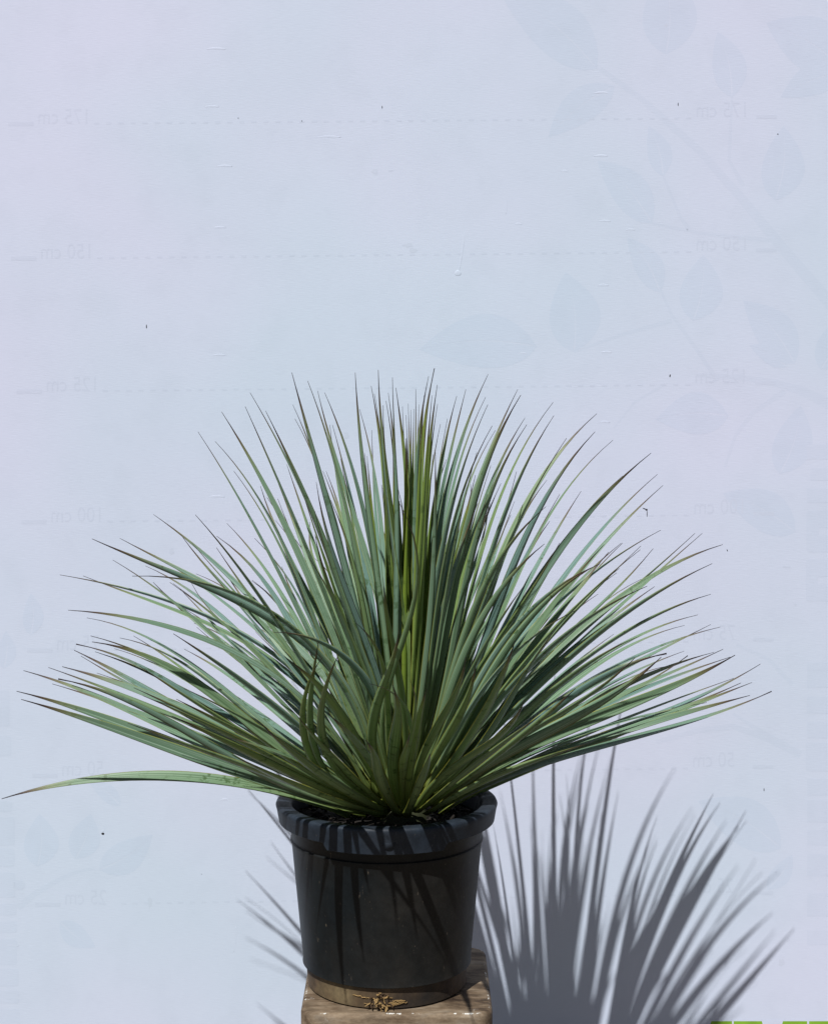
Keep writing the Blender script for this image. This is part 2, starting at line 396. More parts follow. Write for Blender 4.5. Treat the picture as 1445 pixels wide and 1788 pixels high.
# green letters along the lower edge
bm = bmesh.new(); flat_poly(bm, [(880, 1780), (1480, 1780.5), (1480, 1850), (880, 1850)], .0003); rel(from_bm('white_strip', bm, M_BAN, None, False), ban)
for q in ([(1241, 1783), (1277, 1783), (1277, 1835), (1225, 1835)], [(1280, 1783), (1329, 1783), (1342, 1835), (1280, 1835)], [(1366, 1783), (1408, 1783), (1408, 1835), (1350, 1835)], [(1411.5, 1783), (1480, 1783), (1480, 1835), (1411.5, 1835)]):
    bm = bmesh.new(); flat_poly(bm, q, .0004); rel(from_bm('green_letter', bm, M_GRN, None, False), ban)

# creases, snag, hole and dark specks in the cloth
def ridge(px, py, lpx, hmm, wpx=3.6, ang=0):
    hmm *= .22; lpx *= .8
    bm = bmesh.new(); bmesh.ops.create_uvsphere(bm, u_segments=16, v_segments=8, radius=1)
    s = 1 / 952.0
    bmesh.ops.scale(bm, verts=bm.verts, vec=(lpx * s / 2, hmm / 1000, wpx * s / 2))
    for v in bm.verts: v.co.z += .0015 * math.cos(v.co.x / (lpx * s / 2) * 1.4)
    bmesh.ops.rotate(bm, verts=bm.verts, matrix=Matrix.Rotation(ang, 3, 'Y'))
    bmesh.ops.translate(bm, verts=bm.verts, vec=on_banner(px, py, 0))
    rel(from_bm('crease', bm, M_BAN), ban)
for a in [(378, 86, 40, .5), (370, 187, 30, .45), (392, 291, 34, .6), (384, 398, 26, .5), (575, 240, 50, .35), (382, 621, 30, .5), (1049, 163, 34, .8), (1048, 273, 30, .6), (1055, 387, 26, .6),
          (1052, 499, 24, .4), (1058, 616, 24, .6), (912, 618, 20, .6), (378, 868, 36, .5), (690, 1380, 10, .2), (392, 1397, 18, .5), (1055, 738, 24, .5), (985, 300, 14, .3), (1100, 402, 20, .3), (20, 1652, 34, .7), (905, 392, 14, .4)]:
    ridge(*a)
ridge(805, 440, 92, .7, 3.2, R(98)); ridge(799, 478, 14, 1.6, 10, 0); ridge(883, 358, 40, .25, 2, R(93)); ridge(410, 1640, 60, .3, 2, R(95))
def speck(px, py, lx, lz, ang=0, name='speck'):
    bm = bmesh.new(); bmesh.ops.create_icosphere(bm, subdivisions=2, radius=1)
    bmesh.ops.scale(bm, verts=bm.verts, vec=(lx / 952 / 2, .0008, lz / 952 / 2)); bmesh.ops.rotate(bm, verts=bm.verts, matrix=Matrix.Rotation(ang, 3, 'Y'))
    bmesh.ops.translate(bm, verts=bm.verts, vec=on_banner(px, py, .0002)); rel(from_bm(name, bm, M_HOLE), ban)
for a in [(1169, 656, 2, 5, .2), (256, 570, 1.5, 7, 0), (1183, 182, 1.2, 6, 0), (1357, 234, 2, 2, 0), (527, 211, 1.6, 1.6, 0), (416, 206, 1.4, 1.4, 0), (667, 187, 1.3, 5, 0), (352, 1526, 1, 1, 0), (1333, 1379, 1.3, 6, 0),
          (1269, 961, 1.4, 4, -.4), (1128, 890, 4, 3, 0), (1129, 897, 1.2, 12, 0), (1124, 888, 6, 1.2, .3), (1159, 994, 1.4, 4, 0)]:
    speck(*a)
speck(180, 1455.5, 5.5, 4, 0, 'hole'); ridge(180, 1452, 6, .7, 4)
# dirty marks
M_DIRT = banner_mat('smudge', (.95, .953, .95))
def smudge(px, py, rx, ry, seed):
    bm = bmesh.new(); pts = []
    for k in range(22):
        a = k / 22 * math.tau; r = .75 + .5 * noise.noise(Vector((math.cos(a) * 1.3 + seed, math.sin(a) * 1.3, seed)))
        pts.append((px + rx * r * math.cos(a), py + ry * r * math.sin(a)))
    flat_poly(bm, pts, .00012 + .0000005 * seed); rel(from_bm('smudge', bm, M_DIRT, None, False), ban)
for i, a in enumerate([(655, 299, 8, 5), (682, 298, 6, 2), (712, 428, 13, 4), (722, 437, 8, 5), (1372, 990, 8, 2), (1388, 1056, 3, 3), (1363, 1680, 6, 8), (1375, 1640, 4, 5), (262, 1575, 5, 12), (405, 1010, 5, 4), (1162, 45, 3, 5), (605, 760, 6, 7), (300, 963, 5, 7)]):
    smudge(*a, i * 3.1)

# ------------------------------------------------------------------ pot
PY = -.62
def rev(prof, cx, cy, seg=128, wob=0):
    bm = bmesh.new(); rings = []
    for r, z in prof:
        rings.append([bm.verts.new((cx + r * math.cos(a * math.tau / seg), cy + r * math.sin(a * math.tau / seg), z)) for a in range(seg)])
    for i in range(len(rings) - 1):
        for a in range(seg):
            bm.faces.new((rings[i][a], rings[i][(a + 1) % seg], rings[i + 1][(a + 1) % seg], rings[i + 1][a]))
    return bm
RIM_R = .5 * (at(868, 1398, PY) - at(482, 1398, PY)).length
PX = at(675, 1398, PY).x
RZ = at(675, 1395, PY).z                               # rim top height at the pot's axis
TZ = at(677, 1712, PY).z                               # stool top
BR = .5 * (at(816, 1700, PY) - at(538, 1700, PY)).length
H = RZ - TZ
print('RIM_R', RIM_R, 'RZ', RZ, 'TZ', TZ, 'BR', BR, 'H', H)
pot = empty('nursery_pot', (PX, PY, TZ)); tag(pot, 'round black plastic nursery pot with thick rim, dusty, standing on the brown stool', 'plant pot')
SH = .029                                              # rim band height
BTOP = RIM_R * .865
zseam = TZ + .034
def rad(z): return BR + (BTOP - BR) * ((z - TZ) / (RZ - SH - TZ))
body = [(rad(zseam) + .001, zseam), (rad(zseam) + .0035, zseam + .0015), (rad(zseam + .01) + .002, zseam + .006)]
for k in range(1, 9): z = zseam + .006 + (RZ - SH - .034 - zseam - .006) * k / 8; body.append((rad(z) + .002, z))
zg = RZ - SH - .03
body += [(rad(zg) + .0036, zg), (rad(zg) + .0036, zg + .002), (rad(zg) + .0015, zg + .0035), (rad(RZ - SH) + .003, RZ - SH - .002), (RIM_R - .016, RZ - SH + .004), (RIM_R - .02, RZ - SH + .01), (rad(RZ - .06) - .005, RZ - .06), (rad(zseam) - .006, zseam)]
rel(from_bm('body', rev(body, PX, PY), M_POT), pot)
band = [(.0, TZ + .001), (BR - .004, TZ + .001), (BR - .001, TZ + .003), (rad(zseam) - .002, zseam - .001), (rad(zseam) - .006, zseam + .002), (0.0, zseam + .003)]
bmb = rev(band, PX, PY); bmesh.ops.remove_doubles(bmb, verts=bmb.verts, dist=1e-5); rel(from_bm('base_band', bmb, M_BAND), pot)
rim = [(RIM_R - .019, RZ - SH + .012), (RIM_R - .019, RZ - SH + .001), (RIM_R - .006, RZ - SH), (RIM_R - .0045, RZ - SH + .001), (RIM_R - .0015, RZ - .010), (RIM_R, RZ - .0045), (RIM_R - .0015, RZ - .0012), (RIM_R - .004, RZ),
       (RIM_R - .020, RZ - .001), (RIM_R - .023, RZ - .003), (RIM_R - .025, RZ - .01), (RIM_R - .027, RZ - SH), (RIM_R - .021, RZ - SH + .013), (RIM_R - .019, RZ - SH + .012)]
bm = rev(rim, PX, PY)
# one deeper stretch of the rim at the front (the grip)
for v in bm.verts:
    a = math.atan2(v.co.y - PY, v.co.x - PX)
    r = math.hypot(v.co.y - PY, v.co.x - PX)
    if R(-122) < a < R(-57) and v.co.z < RZ - SH + .004 and r > RIM_R - .0195: v.co.z -= .010
    if v.co.z > RZ - .012: pass
bmesh.ops.bevel(bm, geom=[], offset=0) if False else None
rel(from_bm('rim', bm, M_RIM), pot)
bm = bmesh.new(); bmesh.ops.create_cone(bm, cap_ends=True, segments=32, radius1=.010, radius2=.010, depth=.0016)
bmesh.ops.bevel(bm, geom=[e for e in bm.edges], offset=.0006, segments=2, affect='EDGES')
ga = R(-88); nrm = Vector((math.cos(ga), math.sin(ga), 0))
bmesh.ops.transform(bm, matrix=nrm.to_track_quat('Z', 'Y').to_matrix().to_4x4(), verts=bm.verts)
bmesh.ops.translate(bm, verts=bm.verts, vec=Vector((PX, PY, RZ - .022)) + nrm * (RIM_R - .0035)); rel(from_bm('moulding_mark', bm, M_RIM), pot)

# soil
bm = bmesh.new(); rings = []; SR = RIM_R - .027; SZ = RZ - .03
for i in range(1, 26):
    rr = SR * i / 25
    rings.append([bm.verts.new((PX + rr * math.cos(a * math.tau / 72), PY + rr * math.sin(a * math.tau / 72), SZ + .012 * (1 - i / 25) + .007 * noise.noise(Vector((rr * math.cos(a * math.tau / 72) * 40, rr * math.sin(a * math.tau / 72) * 40, 1))))) for a in range(72)])
c = bm.verts.new((PX, PY, SZ + .012))
for a in range(72):
    bm.faces.new((c, rings[0][a], rings[0][(a + 1) % 72]))
    for i in range(24): bm.faces.new((rings[i][a], rings[i + 1][a], rings[i + 1][(a + 1) % 72], rings[i][(a + 1) % 72]))
for _ in range(240):
    a = random.uniform(0, math.tau); rr = SR * math.sqrt(random.random()) * .95
    m = Matrix.Translation((PX + rr * math.cos(a), PY + rr * math.sin(a), SZ + .012 * (1 - rr / SR) + .004)) @ Matrix.Rotation(random.uniform(0, 6), 4, (random.random(), random.random(), random.random())) @ Matrix.Diagonal((random.uniform(.003, .009), .002, .003, 1))
    bmesh.ops.create_icosphere(bm, subdivisions=1, radius=1, matrix=m)
tag(from_bm('potting_soil', bm, M_SOIL), 'dark bark potting soil inside the black pot', 'soil', kind='stuff')

# ------------------------------------------------------------------ stool
FY = at(690, 1772, PY)  # guess; solve front edge where the line of sight meets the stool top
def on_height(px, py, z):
    a = (px - 722.5) / FPX; b = (894 - py) / FPX
    d = Vector((a, math.cos(PITCH) + b * math.sin(PITCH), b * math.cos(PITCH) - math.sin(PITCH)))
    return Vector((0, CAMY, CAMZ)) + d * ((z - CAMZ) / d.z)
pf = on_height(693, 1771, TZ); pl = on_height(523, 1771, TZ); pr = on_height(861, 1771, TZ); pb = on_height(830, 1652, TZ)
print('stool', pf, pl, pr, pb)
SX0, SX1, SY0, SY1 = pl.x, pr.x, pf.y, pb.y
stool = empty('stool', ((SX0 + SX1) / 2, (SY0 + SY1) / 2, GZ)); tag(stool, 'worn brown square stool with rounded edges and chipped white paint under the pot', 'stool')
def rbox(x0, x1, y0, y1, z0, z1, rc, rb, seg=8):
    bm = bmesh.new(); cx, cy = (x0 + x1) / 2, (y0 + y1) / 2; out = []
    def ring(inset, z):
        r = max(rc - inset, .001); vs = []
        for (sx, sy, a0) in ((1, 1, 0), (-1, 1, 90), (-1, -1, 180), (1, -1, 270)):
            ccx = cx + sx * ((x1 - x0) / 2 - inset - r); ccy = cy + sy * ((y1 - y0) / 2 - inset - r)
            for k in range(seg + 1):
                a = R(a0 + 90 * k / seg); vs.append(bm.verts.new((ccx + r * math.cos(a), ccy + r * math.sin(a), z)))
        return vs
    lay = bm.verts.layers.float.new('edge')
    prof = [(rb, z0, 0)] + [(rb * (1 - math.sin(R(t))), z0 + rb * (1 - math.cos(R(t))), 0) for t in (30, 60, 90)] + [(rb * (1 - math.cos(R(t))), z1 - rb * (1 - math.sin(R(t))), e) for t, e in ((0, 0), (22, .1), (45, .5), (60, 1), (75, 1), (90, .5))] + [(rb + .001, z1, .2), (rb + .003, z1, 0), (rb + .02, z1, 0)]
    rings = []
    for i, z, e in prof:
        rg = ring(i, z)
        for v in rg: v[lay] = e
        rings.append(rg)
    n = len(rings[0])
    for i in range(len(rings) - 1):
        for a in range(n): bm.faces.new((rings[i][a], rings[i][(a + 1) % n], rings[i + 1][(a + 1) % n], rings[i + 1][a]))
    bm.faces.new(rings[-1]); bm.faces.new(list(reversed(rings[0])))
    return bm
ob = from_bm('seat', rbox(SX0, SX1, SY0, SY1, TZ - .045, TZ, .03, .007), M_STOOL); rel(ob, stool)
for sx in (0, 1):
    for sy in (0, 1):
        x = SX0 + .02 if sx == 0 else SX1 - .06; y = SY0 + .02 if sy == 0 else SY1 - .06
        bm = rbox(x, x + .04, y, y + .04, GZ, TZ - .046, .006, .003, 3)
        for v in bm.verts:
            if v.co.z < GZ + .05: v.co.x += .02 * (1 if sx else -1); v.co.y += .02 * (1 if sy else -1)
        rel(from_bm('leg', bm, M_STOOL), stool)
for y0, y1, x0, x1 in ((SY0 + .026, SY0 + .046, SX0 + .062, SX1 - .062), (SY1 - .046, SY1 - .026, SX0 + .062, SX1 - .062), (SY0 + .062, SY1 - .062, SX0 + .026, SX0 + .046), (SY0 + .062, SY1 - .062, SX1 - .046, SX1 - .026)):
    rel(from_bm('apron', rbox(x0, x1, y0, y1, TZ - .1, TZ - .046, .002, .001, 2), M_STOOL), stool)

# dried roots sticking out at the foot of the pot
def strand(bm, pts, r):
    prev = None; n = len(pts)
    for i, p in enumerate(pts):
        d = (pts[min(i + 1, n - 1)] - pts[max(i - 1, 0)]).normalized(); q = d.to_track_quat('Z', 'Y')
        rr = r * (1 - .5 * i / n) * random.uniform(.8, 1.2)
        ring = [bm.verts.new(p + q @ Vector((rr * math.cos(a * math.tau / 5), rr * .6 * math.sin(a * math.tau / 5), 0))) for a in range(5)]
        if prev:
            for a in range(5): bm.faces.new((prev[a], prev[(a + 1) % 5], ring[(a + 1) % 5], ring[a]))
        else: bm.faces.new(list(reversed(ring)))
        prev = ring
    bm.faces.new(prev)
bm = bmesh.new(); ra = random.Random(4)
bm2 = bmesh.new()
fx = at(663, 1745, PY - BR).x
for k in range(30):
    a0 = math.asin(max(-1, min(1, (fx - PX + ra.gauss(0, .007)) / BR))); z = TZ + ra.uniform(.003, .028)
    p = Vector((PX + (BR + .001) * math.sin(a0), PY - (BR + .001) * math.cos(a0), z)); pts = [p]
    d = Vector((ra.uniform(-1, 1), -.5, ra.uniform(-.8, .5)))
    for s in range(6):
        d += Vector((ra.uniform(-.7, .7), ra.uniform(-.5, .3), ra.uniform(-.7, .5))); d.normalize(); p = p + d * .0017
        p.z = max(p.z, TZ + .0012); pts.append(p)
    strand(bm if k % 5 in (0, 2, 4) else bm2, pts, ra.uniform(.0008, .0018))
for k in range(16):                                    # flakes stuck flat on the band, mostly to the right
    sgn = 1 if k < 12 else -1; x0 = fx + sgn * ra.uniform(.004, .03); z = TZ + ra.uniform(.007, .02); pts = []
    for s in range(6):
        x = x0 + sgn * s * .0025; a0 = math.asin((x - PX) / BR); pts.append(Vector((PX + (BR + .0008) * math.sin(a0), PY - (BR + .0008) * math.cos(a0), z + ra.uniform(-.001, .001))))
    strand(bm, pts, .0012)
rt = empty('dried_roots', (fx, PY - BR, TZ)); tag(rt, 'small tuft of dry yellow roots poking out at the foot of the black pot', 'roots')
rel(from_bm('root_tuft', bm, M_ROOT, None, False), rt); rel(from_bm('dark_root_tuft', bm2, M_ROOTD, None, False), rt)

# ------------------------------------------------------------------ yucca
CY = PY - .015
C0 = at(703, 1398, CY)                                  # crown centre
CROWN = Vector((C0.x, CY, RZ - .018))
plant = empty('yucca', CROWN); tag(plant, 'blue-green yucca with a wide rosette of stiff spiky leaves growing in the black pot', 'plant')
# short fat stem
stem = [(0, -.02), (.042, -.02), (.044, -.01), (.036, .008), (.026, .025), (.015, .04), (0, .045)]
bm = rev([(r, CROWN.z + z) for r, z in stem], CROWN.x, CROWN.y, 28); bmesh.ops.remove_doubles(bm, verts=bm.verts, dist=1e-5)
M_STEM = simple('leaf_bases', (.03, .035, .012), .8); rel(from_bm('stem', bm, M_STEM), plant)

def cubic_fit(pts, n=26):
    """smooth curve through noisy points with fixed ends"""
    ts = [0]
    for i in range(1, len(pts)): ts.append(ts[-1] + (pts[i] - pts[i - 1]).length)
    T = ts[-1]; ts = [t / T for t in ts]
    P0, P3 = pts[0], pts[-1]
    if len(pts) < 4:
        P1 = P0 + (P3 - P0) / 3; P2 = P0 + (P3 - P0) * 2 / 3
        if len(pts) == 3:
            t = ts[1]; q = (pts[1] - P0 * (1 - t) ** 2 - P3 * t * t) / (2 * t * (1 - t)); P1 = P0 + (q - P0) * 2 / 3; P2 = P3 + (q - P3) * 2 / 3
    else:
        a11 = a12 = a22 = 1e-6; b1 = Vector((0, 0, 0)); b2 = Vector((0, 0, 0))
        lam = .004; L1 = P0 + (P3 - P0) / 3; L2 = P0 + (P3 - P0) * 2 / 3
        a11 += lam; a22 += lam; b1 = L1 * lam; b2 = L2 * lam
        for t, p in zip(ts[1:-1], pts[1:-1]):
            B0, B1, B2, B3 = (1 - t) ** 3, 3 * t * (1 - t) ** 2, 3 * t * t * (1 - t), t ** 3
            q = p - P0 * B0 - P3 * B3
            a11 += B1 * B1; a12 += B1 * B2; a22 += B2 * B2; b1 += q * B1; b2 += q * B2
        D = a11 * a22 - a12 * a12; P1 = (b1 * a22 - b2 * a12) / D; P2 = (b2 * a11 - b1 * a12) / D
    out = []
    for i in range(n + 1):
        t = i / n; out.append(P0 * (1 - t) ** 3 + P1 * 3 * t * (1 - t) ** 2 + P2 * 3 * t * t * (1 - t) + P3 * t ** 3)
    return out

CAM = Vector((0, CAMY, CAMZ))
def blade(bm, pts, W, beta, roll0, roll1, tone, uvl, tl, cut=0.0, minf=.5):
    """closed leaf: thin lens section, shallow channel on the upper side"""
    n = len(pts) - 1; rings = []; facing = 1; started = False
    for i, p in [(n // 2, pts[n // 2])] + list(enumerate(pts)):
        t = i / n; d = (pts[min(i + 1, n)] - pts[max(i - 1, 0)]).normalized()
        ax = Vector((CROWN.x, CROWN.y, p.z)) - p; ax.z = 0
        ax = ax.normalized() if ax.length > 1e-5 else Vector((0, -1, 0))
        up = (ax * .6 + Vector((0, 0, 1)) * .8)
        nn = up - d * up.dot(d)
        if nn.length < .05: nn = ax - d * ax.dot(d)
        nn.normalize()
        cd = (CAM - p).normalized(); cd = cd - d * cd.dot(d)
        if cd.length > .05: nn = (nn + cd.normalized() * beta).normalized()
        q = Matrix.Rotation(roll0 + (roll1 - roll0) * t, 3, d); nn = q @ nn; nn = (nn - d * nn.dot(d)).normalized()
        if cd.length > .05:
            cn = cd.normalized(); k = nn.dot(cn)
            if i == n // 2 and not rings: facing = 1 if k >= 0 else -1
            if k * facing < minf: nn = nn + cn * facing * (minf - k * facing) * 1.25
        if i == n // 2 and not rings and not started: started = True; continue
        nn = (nn - d * nn.dot(d)).normalized(); sd_ = d.cross(nn).normalized()
        if t < .5: prof = .74 + .26 * math.sin(math.pi * min(t / .5, 1) / 2) + .45 * max(0, 1 - t / .07)
        else: prof = 1 - ((t - .5) / .5) ** 1.45
        prof = max(prof, .055)
        if cut and t > 1 - cut: prof = max(prof, .17)
        hw = W / 2 * prof; th = .0011 * (1 - .75 * t) + .0003; ch = hw * .22 * (1 - .5 * t)
        ring = []
        for (u, o) in ((0, ch), (.07, ch * .8 + th * .3), (.3, ch * .2 + th * .5), (.5, -ch * .1 + th * .5), (.7, ch * .2 + th * .5), (.93, ch * .8 + th * .3), (1, ch), (.7, ch * .15 - th * .5), (.5, -ch * .25 - th * .6), (.3, ch * .15 - th * .5)):
            v = bm.verts.new(p + sd_ * (2 * u - 1) * hw + nn * o); v[tl] = tone; ring.append((v, u, t))
        rings.append(ring)
    k = len(rings[0])
    for i in range(n):
        for a in range(k):
            q = (rings[i][a], rings[i][(a + 1) % k], rings[i + 1][(a + 1) % k], rings[i + 1][a])
            f = bm.faces.new([x[0] for x in q]); f.smooth = True
            for l, x in zip(f.loops, q): l[uvl].uv = (x[1], x[2])
    for rg in (rings[0], rings[-1]):
        f = bm.faces.new([x[0] for x in (reversed(rg) if rg is rings[0] else rg)])
        for l in f.loops: l[uvl].uv = (.5, 0 if rg is rings[0] else 1)
def new_leaf_bm():
    bm = bmesh.new(); return bm, bm.loops.layers.uv.new('UVMap'), bm.verts.layers.float.new('tone')

def base_point(tip):
    v = tip - CROWN; el = math.atan2(v.z, math.hypot(v.x, v.y)); az = math.atan2(v.y, v.x)
    k = max(0, min(1, el / (math.pi / 2))); r = .056 * (1 - k ** 1.5) + .006
    return CROWN + Vector((r * math.cos(az), r * math.sin(az), -.014 + .085 * k))

rA = random.Random(7)
Z1_ = reg(0, 900, 2.89); Z2_ = reg(320, 620, 3.284); Z3_ = reg(720, 620, 3.0104); Z4_ = reg(900, 900, 2.89); Z5_ = reg(430, 1080, 2.89); Z6_ = reg(640, 620, 6.3875); Z7_ = reg(500, 1000, 3.6125); Z8_ = reg(740, 1100, 4.0139)
TR = []
def L(U, side, wmm, pts, **kw): TR.append((U(pts), side, wmm, kw))
# side: b = leans back to the banner, s = lies near the picture plane, f = leans to the viewer
for s, wd, p in [
 ('s', 15, [(85,440),(290,760),(430,1040),(640,1420),(760,1680)]),
 ('s', 15, [(220,325),(330,540),(500,800),(640,1080),(800,1440),(880,1700)]),
 ('f', 17, [(355,295),(430,500),(600,850),(720,1120),(850,1500)]),
 ('b', 16, [(383,215),(500,440),(650,700),(700,830),(830,1130),(930,1420)]),
 ('f', 17, [(472,320),(560,520),(690,790),(870,1200),(950,1500)]),
 ('b', 15, [(183,495),(330,680),(480,890),(600,1150),(720,1440)]),
 ('b', 14, [(290,665),(420,850),(530,1040),(640,1300),(760,1560)]),
 ('b', 13, [(250,965),(330,1060),(450,1190),(560,1370),(690,1600)]),
 ('f', 17, [(622,100),(690,380),(780,660),(850,930),(940,1280)]),
 ('b', 14, [(628,285),(700,460),(770,640),(840,880),(900,1150)]),
 ('f', 17, [(713,148),(790,340),(850,560),(920,850),(1010,1250)]),
 ('b', 15, [(770,205),(800,370),(870,600),(970,860),(1060,1200)]),
 ('b', 15, [(810,215),(900,430),(970,660),(1040,940),(1110,1300)]),
 ('f', 16, [(985,100),(990,300),(1030,640),(1070,930),(1110,1300)]),
 ('b', 14, [(1010,310),(1070,530),(1100,700),(1140,1050)]),
 ('f', 19, [(1117,85),(1125,300),(1150,600),(1200,1000),(1230,1250)]),
 ('b', 14, [(1080,430),(1090,640),(1100,900),(1130,1200)]),
 ('b', 14, [(840,400),(850,600),(930,900),(990,1250)]),
 ('b', 14, [(855,400),(920,620),(960,850),(1040,1200)]),
 ('b', 14, [(818,665),(870,800),(920,960),(960,1200)]),
 ('b', 13, [(800,665),(850,780),(920,1000),(1000,1300)]),
 ('b', 13, [(640,365),(740,570),(830,800),(900,1100)]),
 ('b', 13, [(530,950),(640,1090),(720,1240),(820,1500)]),
 ('b', 12, [(395,1290),(500,1380),(590,1480),(700,1640)]),
 ('f', 13, [(715,1155),(800,1280),(880,1450),(950,1650),(1010,1800)]),
]: L(Z2_, s, wd, p)
for s, wd, p in [
 ('s', 15, [(303,300),(520,350),(740,400),(1000,490),(1180,560),(1445,760)]),
 ('b', 14, [(420,305),(540,355),(700,420),(960,500),(1200,620)]),
 ('f', 18, [(465,118),(620,185),(850,270),(1050,380),(1300,480),(1445,560)]),
 ('b', 14, [(605,115),(720,190),(880,270),(1100,360),(1250,460),(1445,620)]),
 ('s', 16, [(570,225),(720,310),(850,420),(1000,540),(1150,680),(1350,870)]),
 ('b', 15, [(775,-5),(900,95),(1100,240),(1240,400),(1400,560)]),
 ('b', 12, [(1270,330),(1380,420),(1445,480)]),
 ('f', 17, [(345,478),(540,495),(740,545),(950,590),(1140,660),(1300,760)]),
 ('b', 14, [(440,517),(600,560),(790,640),(950,730),(1150,900)]),
 ('s', 17, [(458,608),(600,645),(750,710),(930,820),(1150,960)]),
 ('s', 18, [(465,638),(600,665),(740,710),(900,780),(1100,930)]),
 ('b', 15, [(605,618),(700,640),(850,700),(1000,800),(1200,960)]),
 ('b', 18, [(675,608),(800,690),(1000,830),(1200,1000)]),
 ('s', 19, [(385,650),(560,700),(750,780),(950,900),(1150,1060)]),
 ('s', 19, [(375,680),(520,760),(700,850),(900,970),(1100,1100)]),
 ('b', 16, [(410,710),(550,800),(750,900),(1000,1040)]),
 ('s', 20, [(315,763),(500,830),(700,890),(950,970),(1200,1100),(1445,1250)]),
 ('s', 19, [(245,767),(400,830),(600,900),(850,1000),(1100,1120)]),
 ('b', 18, [(120,783),(270,830),(450,900),(700,1000),(950,1130),(1200,1250)]),
 ('s', 20, [(265,850),(450,900),(700,1010),(900,1060),(1150,1180)]),
 ('f', 14, [(295,825),(430,830),(550,900),(800,1020),(1100,1180)]),
 ('s', 20, [(85,887),(300,960),(500,1010),(750,1090),(950,1180),(1200,1290)]),
 ('s', 19, [(108,928),(300,990),(550,1060),(800,1150),(1050,1240),(1250,1310)]),
 ('s', 21, [(10,1430),(250,1375),(600,1315),(850,1310),(1100,1340),(1300,1375),(1440,1395)]),
 ('f', 20, [(875,597),(1000,680),(1150,780),(1300,900),(1445,1010)]),
 ('b', 14, [(735,255),(850,320),(990,400),(1150,530),(1300,700)]),
 ('b', 13, [(780,200),(860,250),(990,350),(1200,480),(1400,680)]),
 ('b', 14, [(990,295),(1150,380),(1300,480),(1445,640)]),
 ('b', 14, [(980,545),(1100,590),(1250,690),(1400,830)]),
 ('b', 14, [(930,675),(1050,740),(1200,840),(1380,980)]),
 ('b', 16, [(490,795),(600,830),(800,920),(1000,1010)]),
]: L(Z1_, s, wd, p)
L(lambda p: p, 'f', 17, [(231,1006),(298,1018),(381,1031),(450,1049),(515,1092),(560,1150),(610,1230)])
L(lambda p: p, 'f', 15, [(478,1104),(520,1107),(560,1121),(600,1145),(640,1190),(672,1260)])
for s, wd, p in [
 ('b', 12, [(113,70),(80,250),(50,450),(30,800),(10,1100)]),
 ('b', 13, [(183,335),(150,480),(140,600),(110,850),(90,1000)]),
 ('b', 14, [(232,215),(190,380),(150,560),(120,800),(90,1100)]),
 ('b', 15, [(280,180),(230,380),(190,560),(140,800),(100,1000)]),
 ('s', 15, [(397,100),(320,270),(270,420),(200,620),(150,850),(100,1150)]),
 ('b', 14, [(383,222),(300,400),(250,560),(190,800),(140,1100)]),
 ('f', 15, [(395,260),(330,400),(270,580),(220,760),(170,950)]),
 ('f', 17, [(418,372),(350,500),(290,640),(240,800),(170,1100)]),
 ('s', 15, [(552,180),(480,330),(410,500),(330,700),(250,950),(200,1150)]),
 ('f', 18, [(568,210),(500,350),(420,480),(370,600),(310,850),(240,1100)]),
 ('b', 14, [(590,330),(510,470),(440,600),(380,750),(320,950)]),
 ('f', 15, [(600,365),(520,500),(440,640),(390,780),(330,1000)]),
 ('b', 15, [(738,248),(640,390),(540,560),(470,720),(400,930),(320,1200)]),
 ('f', 16, [(742,318),(650,470),(570,620),(500,800),(430,1000)]),
 ('b', 13, [(435,395),(360,520),(300,660),(230,900)]),
 ('s', 16, [(967,308),(850,430),(730,560),(620,730),(540,900),(430,1150)]),
 ('f', 16, [(808,437),(740,540),(660,670),(590,820),(480,1050)]),
 ('s', 16, [(958,403),(850,520),(740,670),(660,820),(560,1050),(450,1300)]),
 ('b', 15, [(1052,447),(920,580),(800,710),(700,870),(600,1070)]),
 ('b', 13, [(705,657),(640,740),(570,860),(500,1000),(430,1200)]),
 ('s', 17, [(1252,515),(1100,660),(940,800),(840,930),(700,1130),(560,1350)]),
 ('b', 13, [(1103,635),(980,750),(870,880),(760,1050),(650,1230)]),
 ('s', 17, [(1285,627),(1150,760),(980,930),(870,1060),(740,1250)]),
 ('b', 16, [(1315,685),(1180,820),(1010,980),(900,1110),(780,1270)]),
 ('b', 14, [(885,715),(800,850),(720,980),(650,1120),(570,1260)]),
 ('f', 17, [(700,797),(620,870),(500,1010),(420,1130),(330,1330)]),
 ('f', 15, [(692,993),(600,1070),(500,1190),(420,1280),(330,1450)]),
 ('s', 18, [(1303,920),(1150,1020),(980,1120),(850,1220),(740,1330),(620,1450)]),
 ('f', 16, [(975,1100),(880,1160),(780,1220),(700,1290),(580,1430)]),
 ('b', 12, [(535,770),(480,920),(430,1050),(370,1250)]),
]: L(Z3_, s, wd, p)
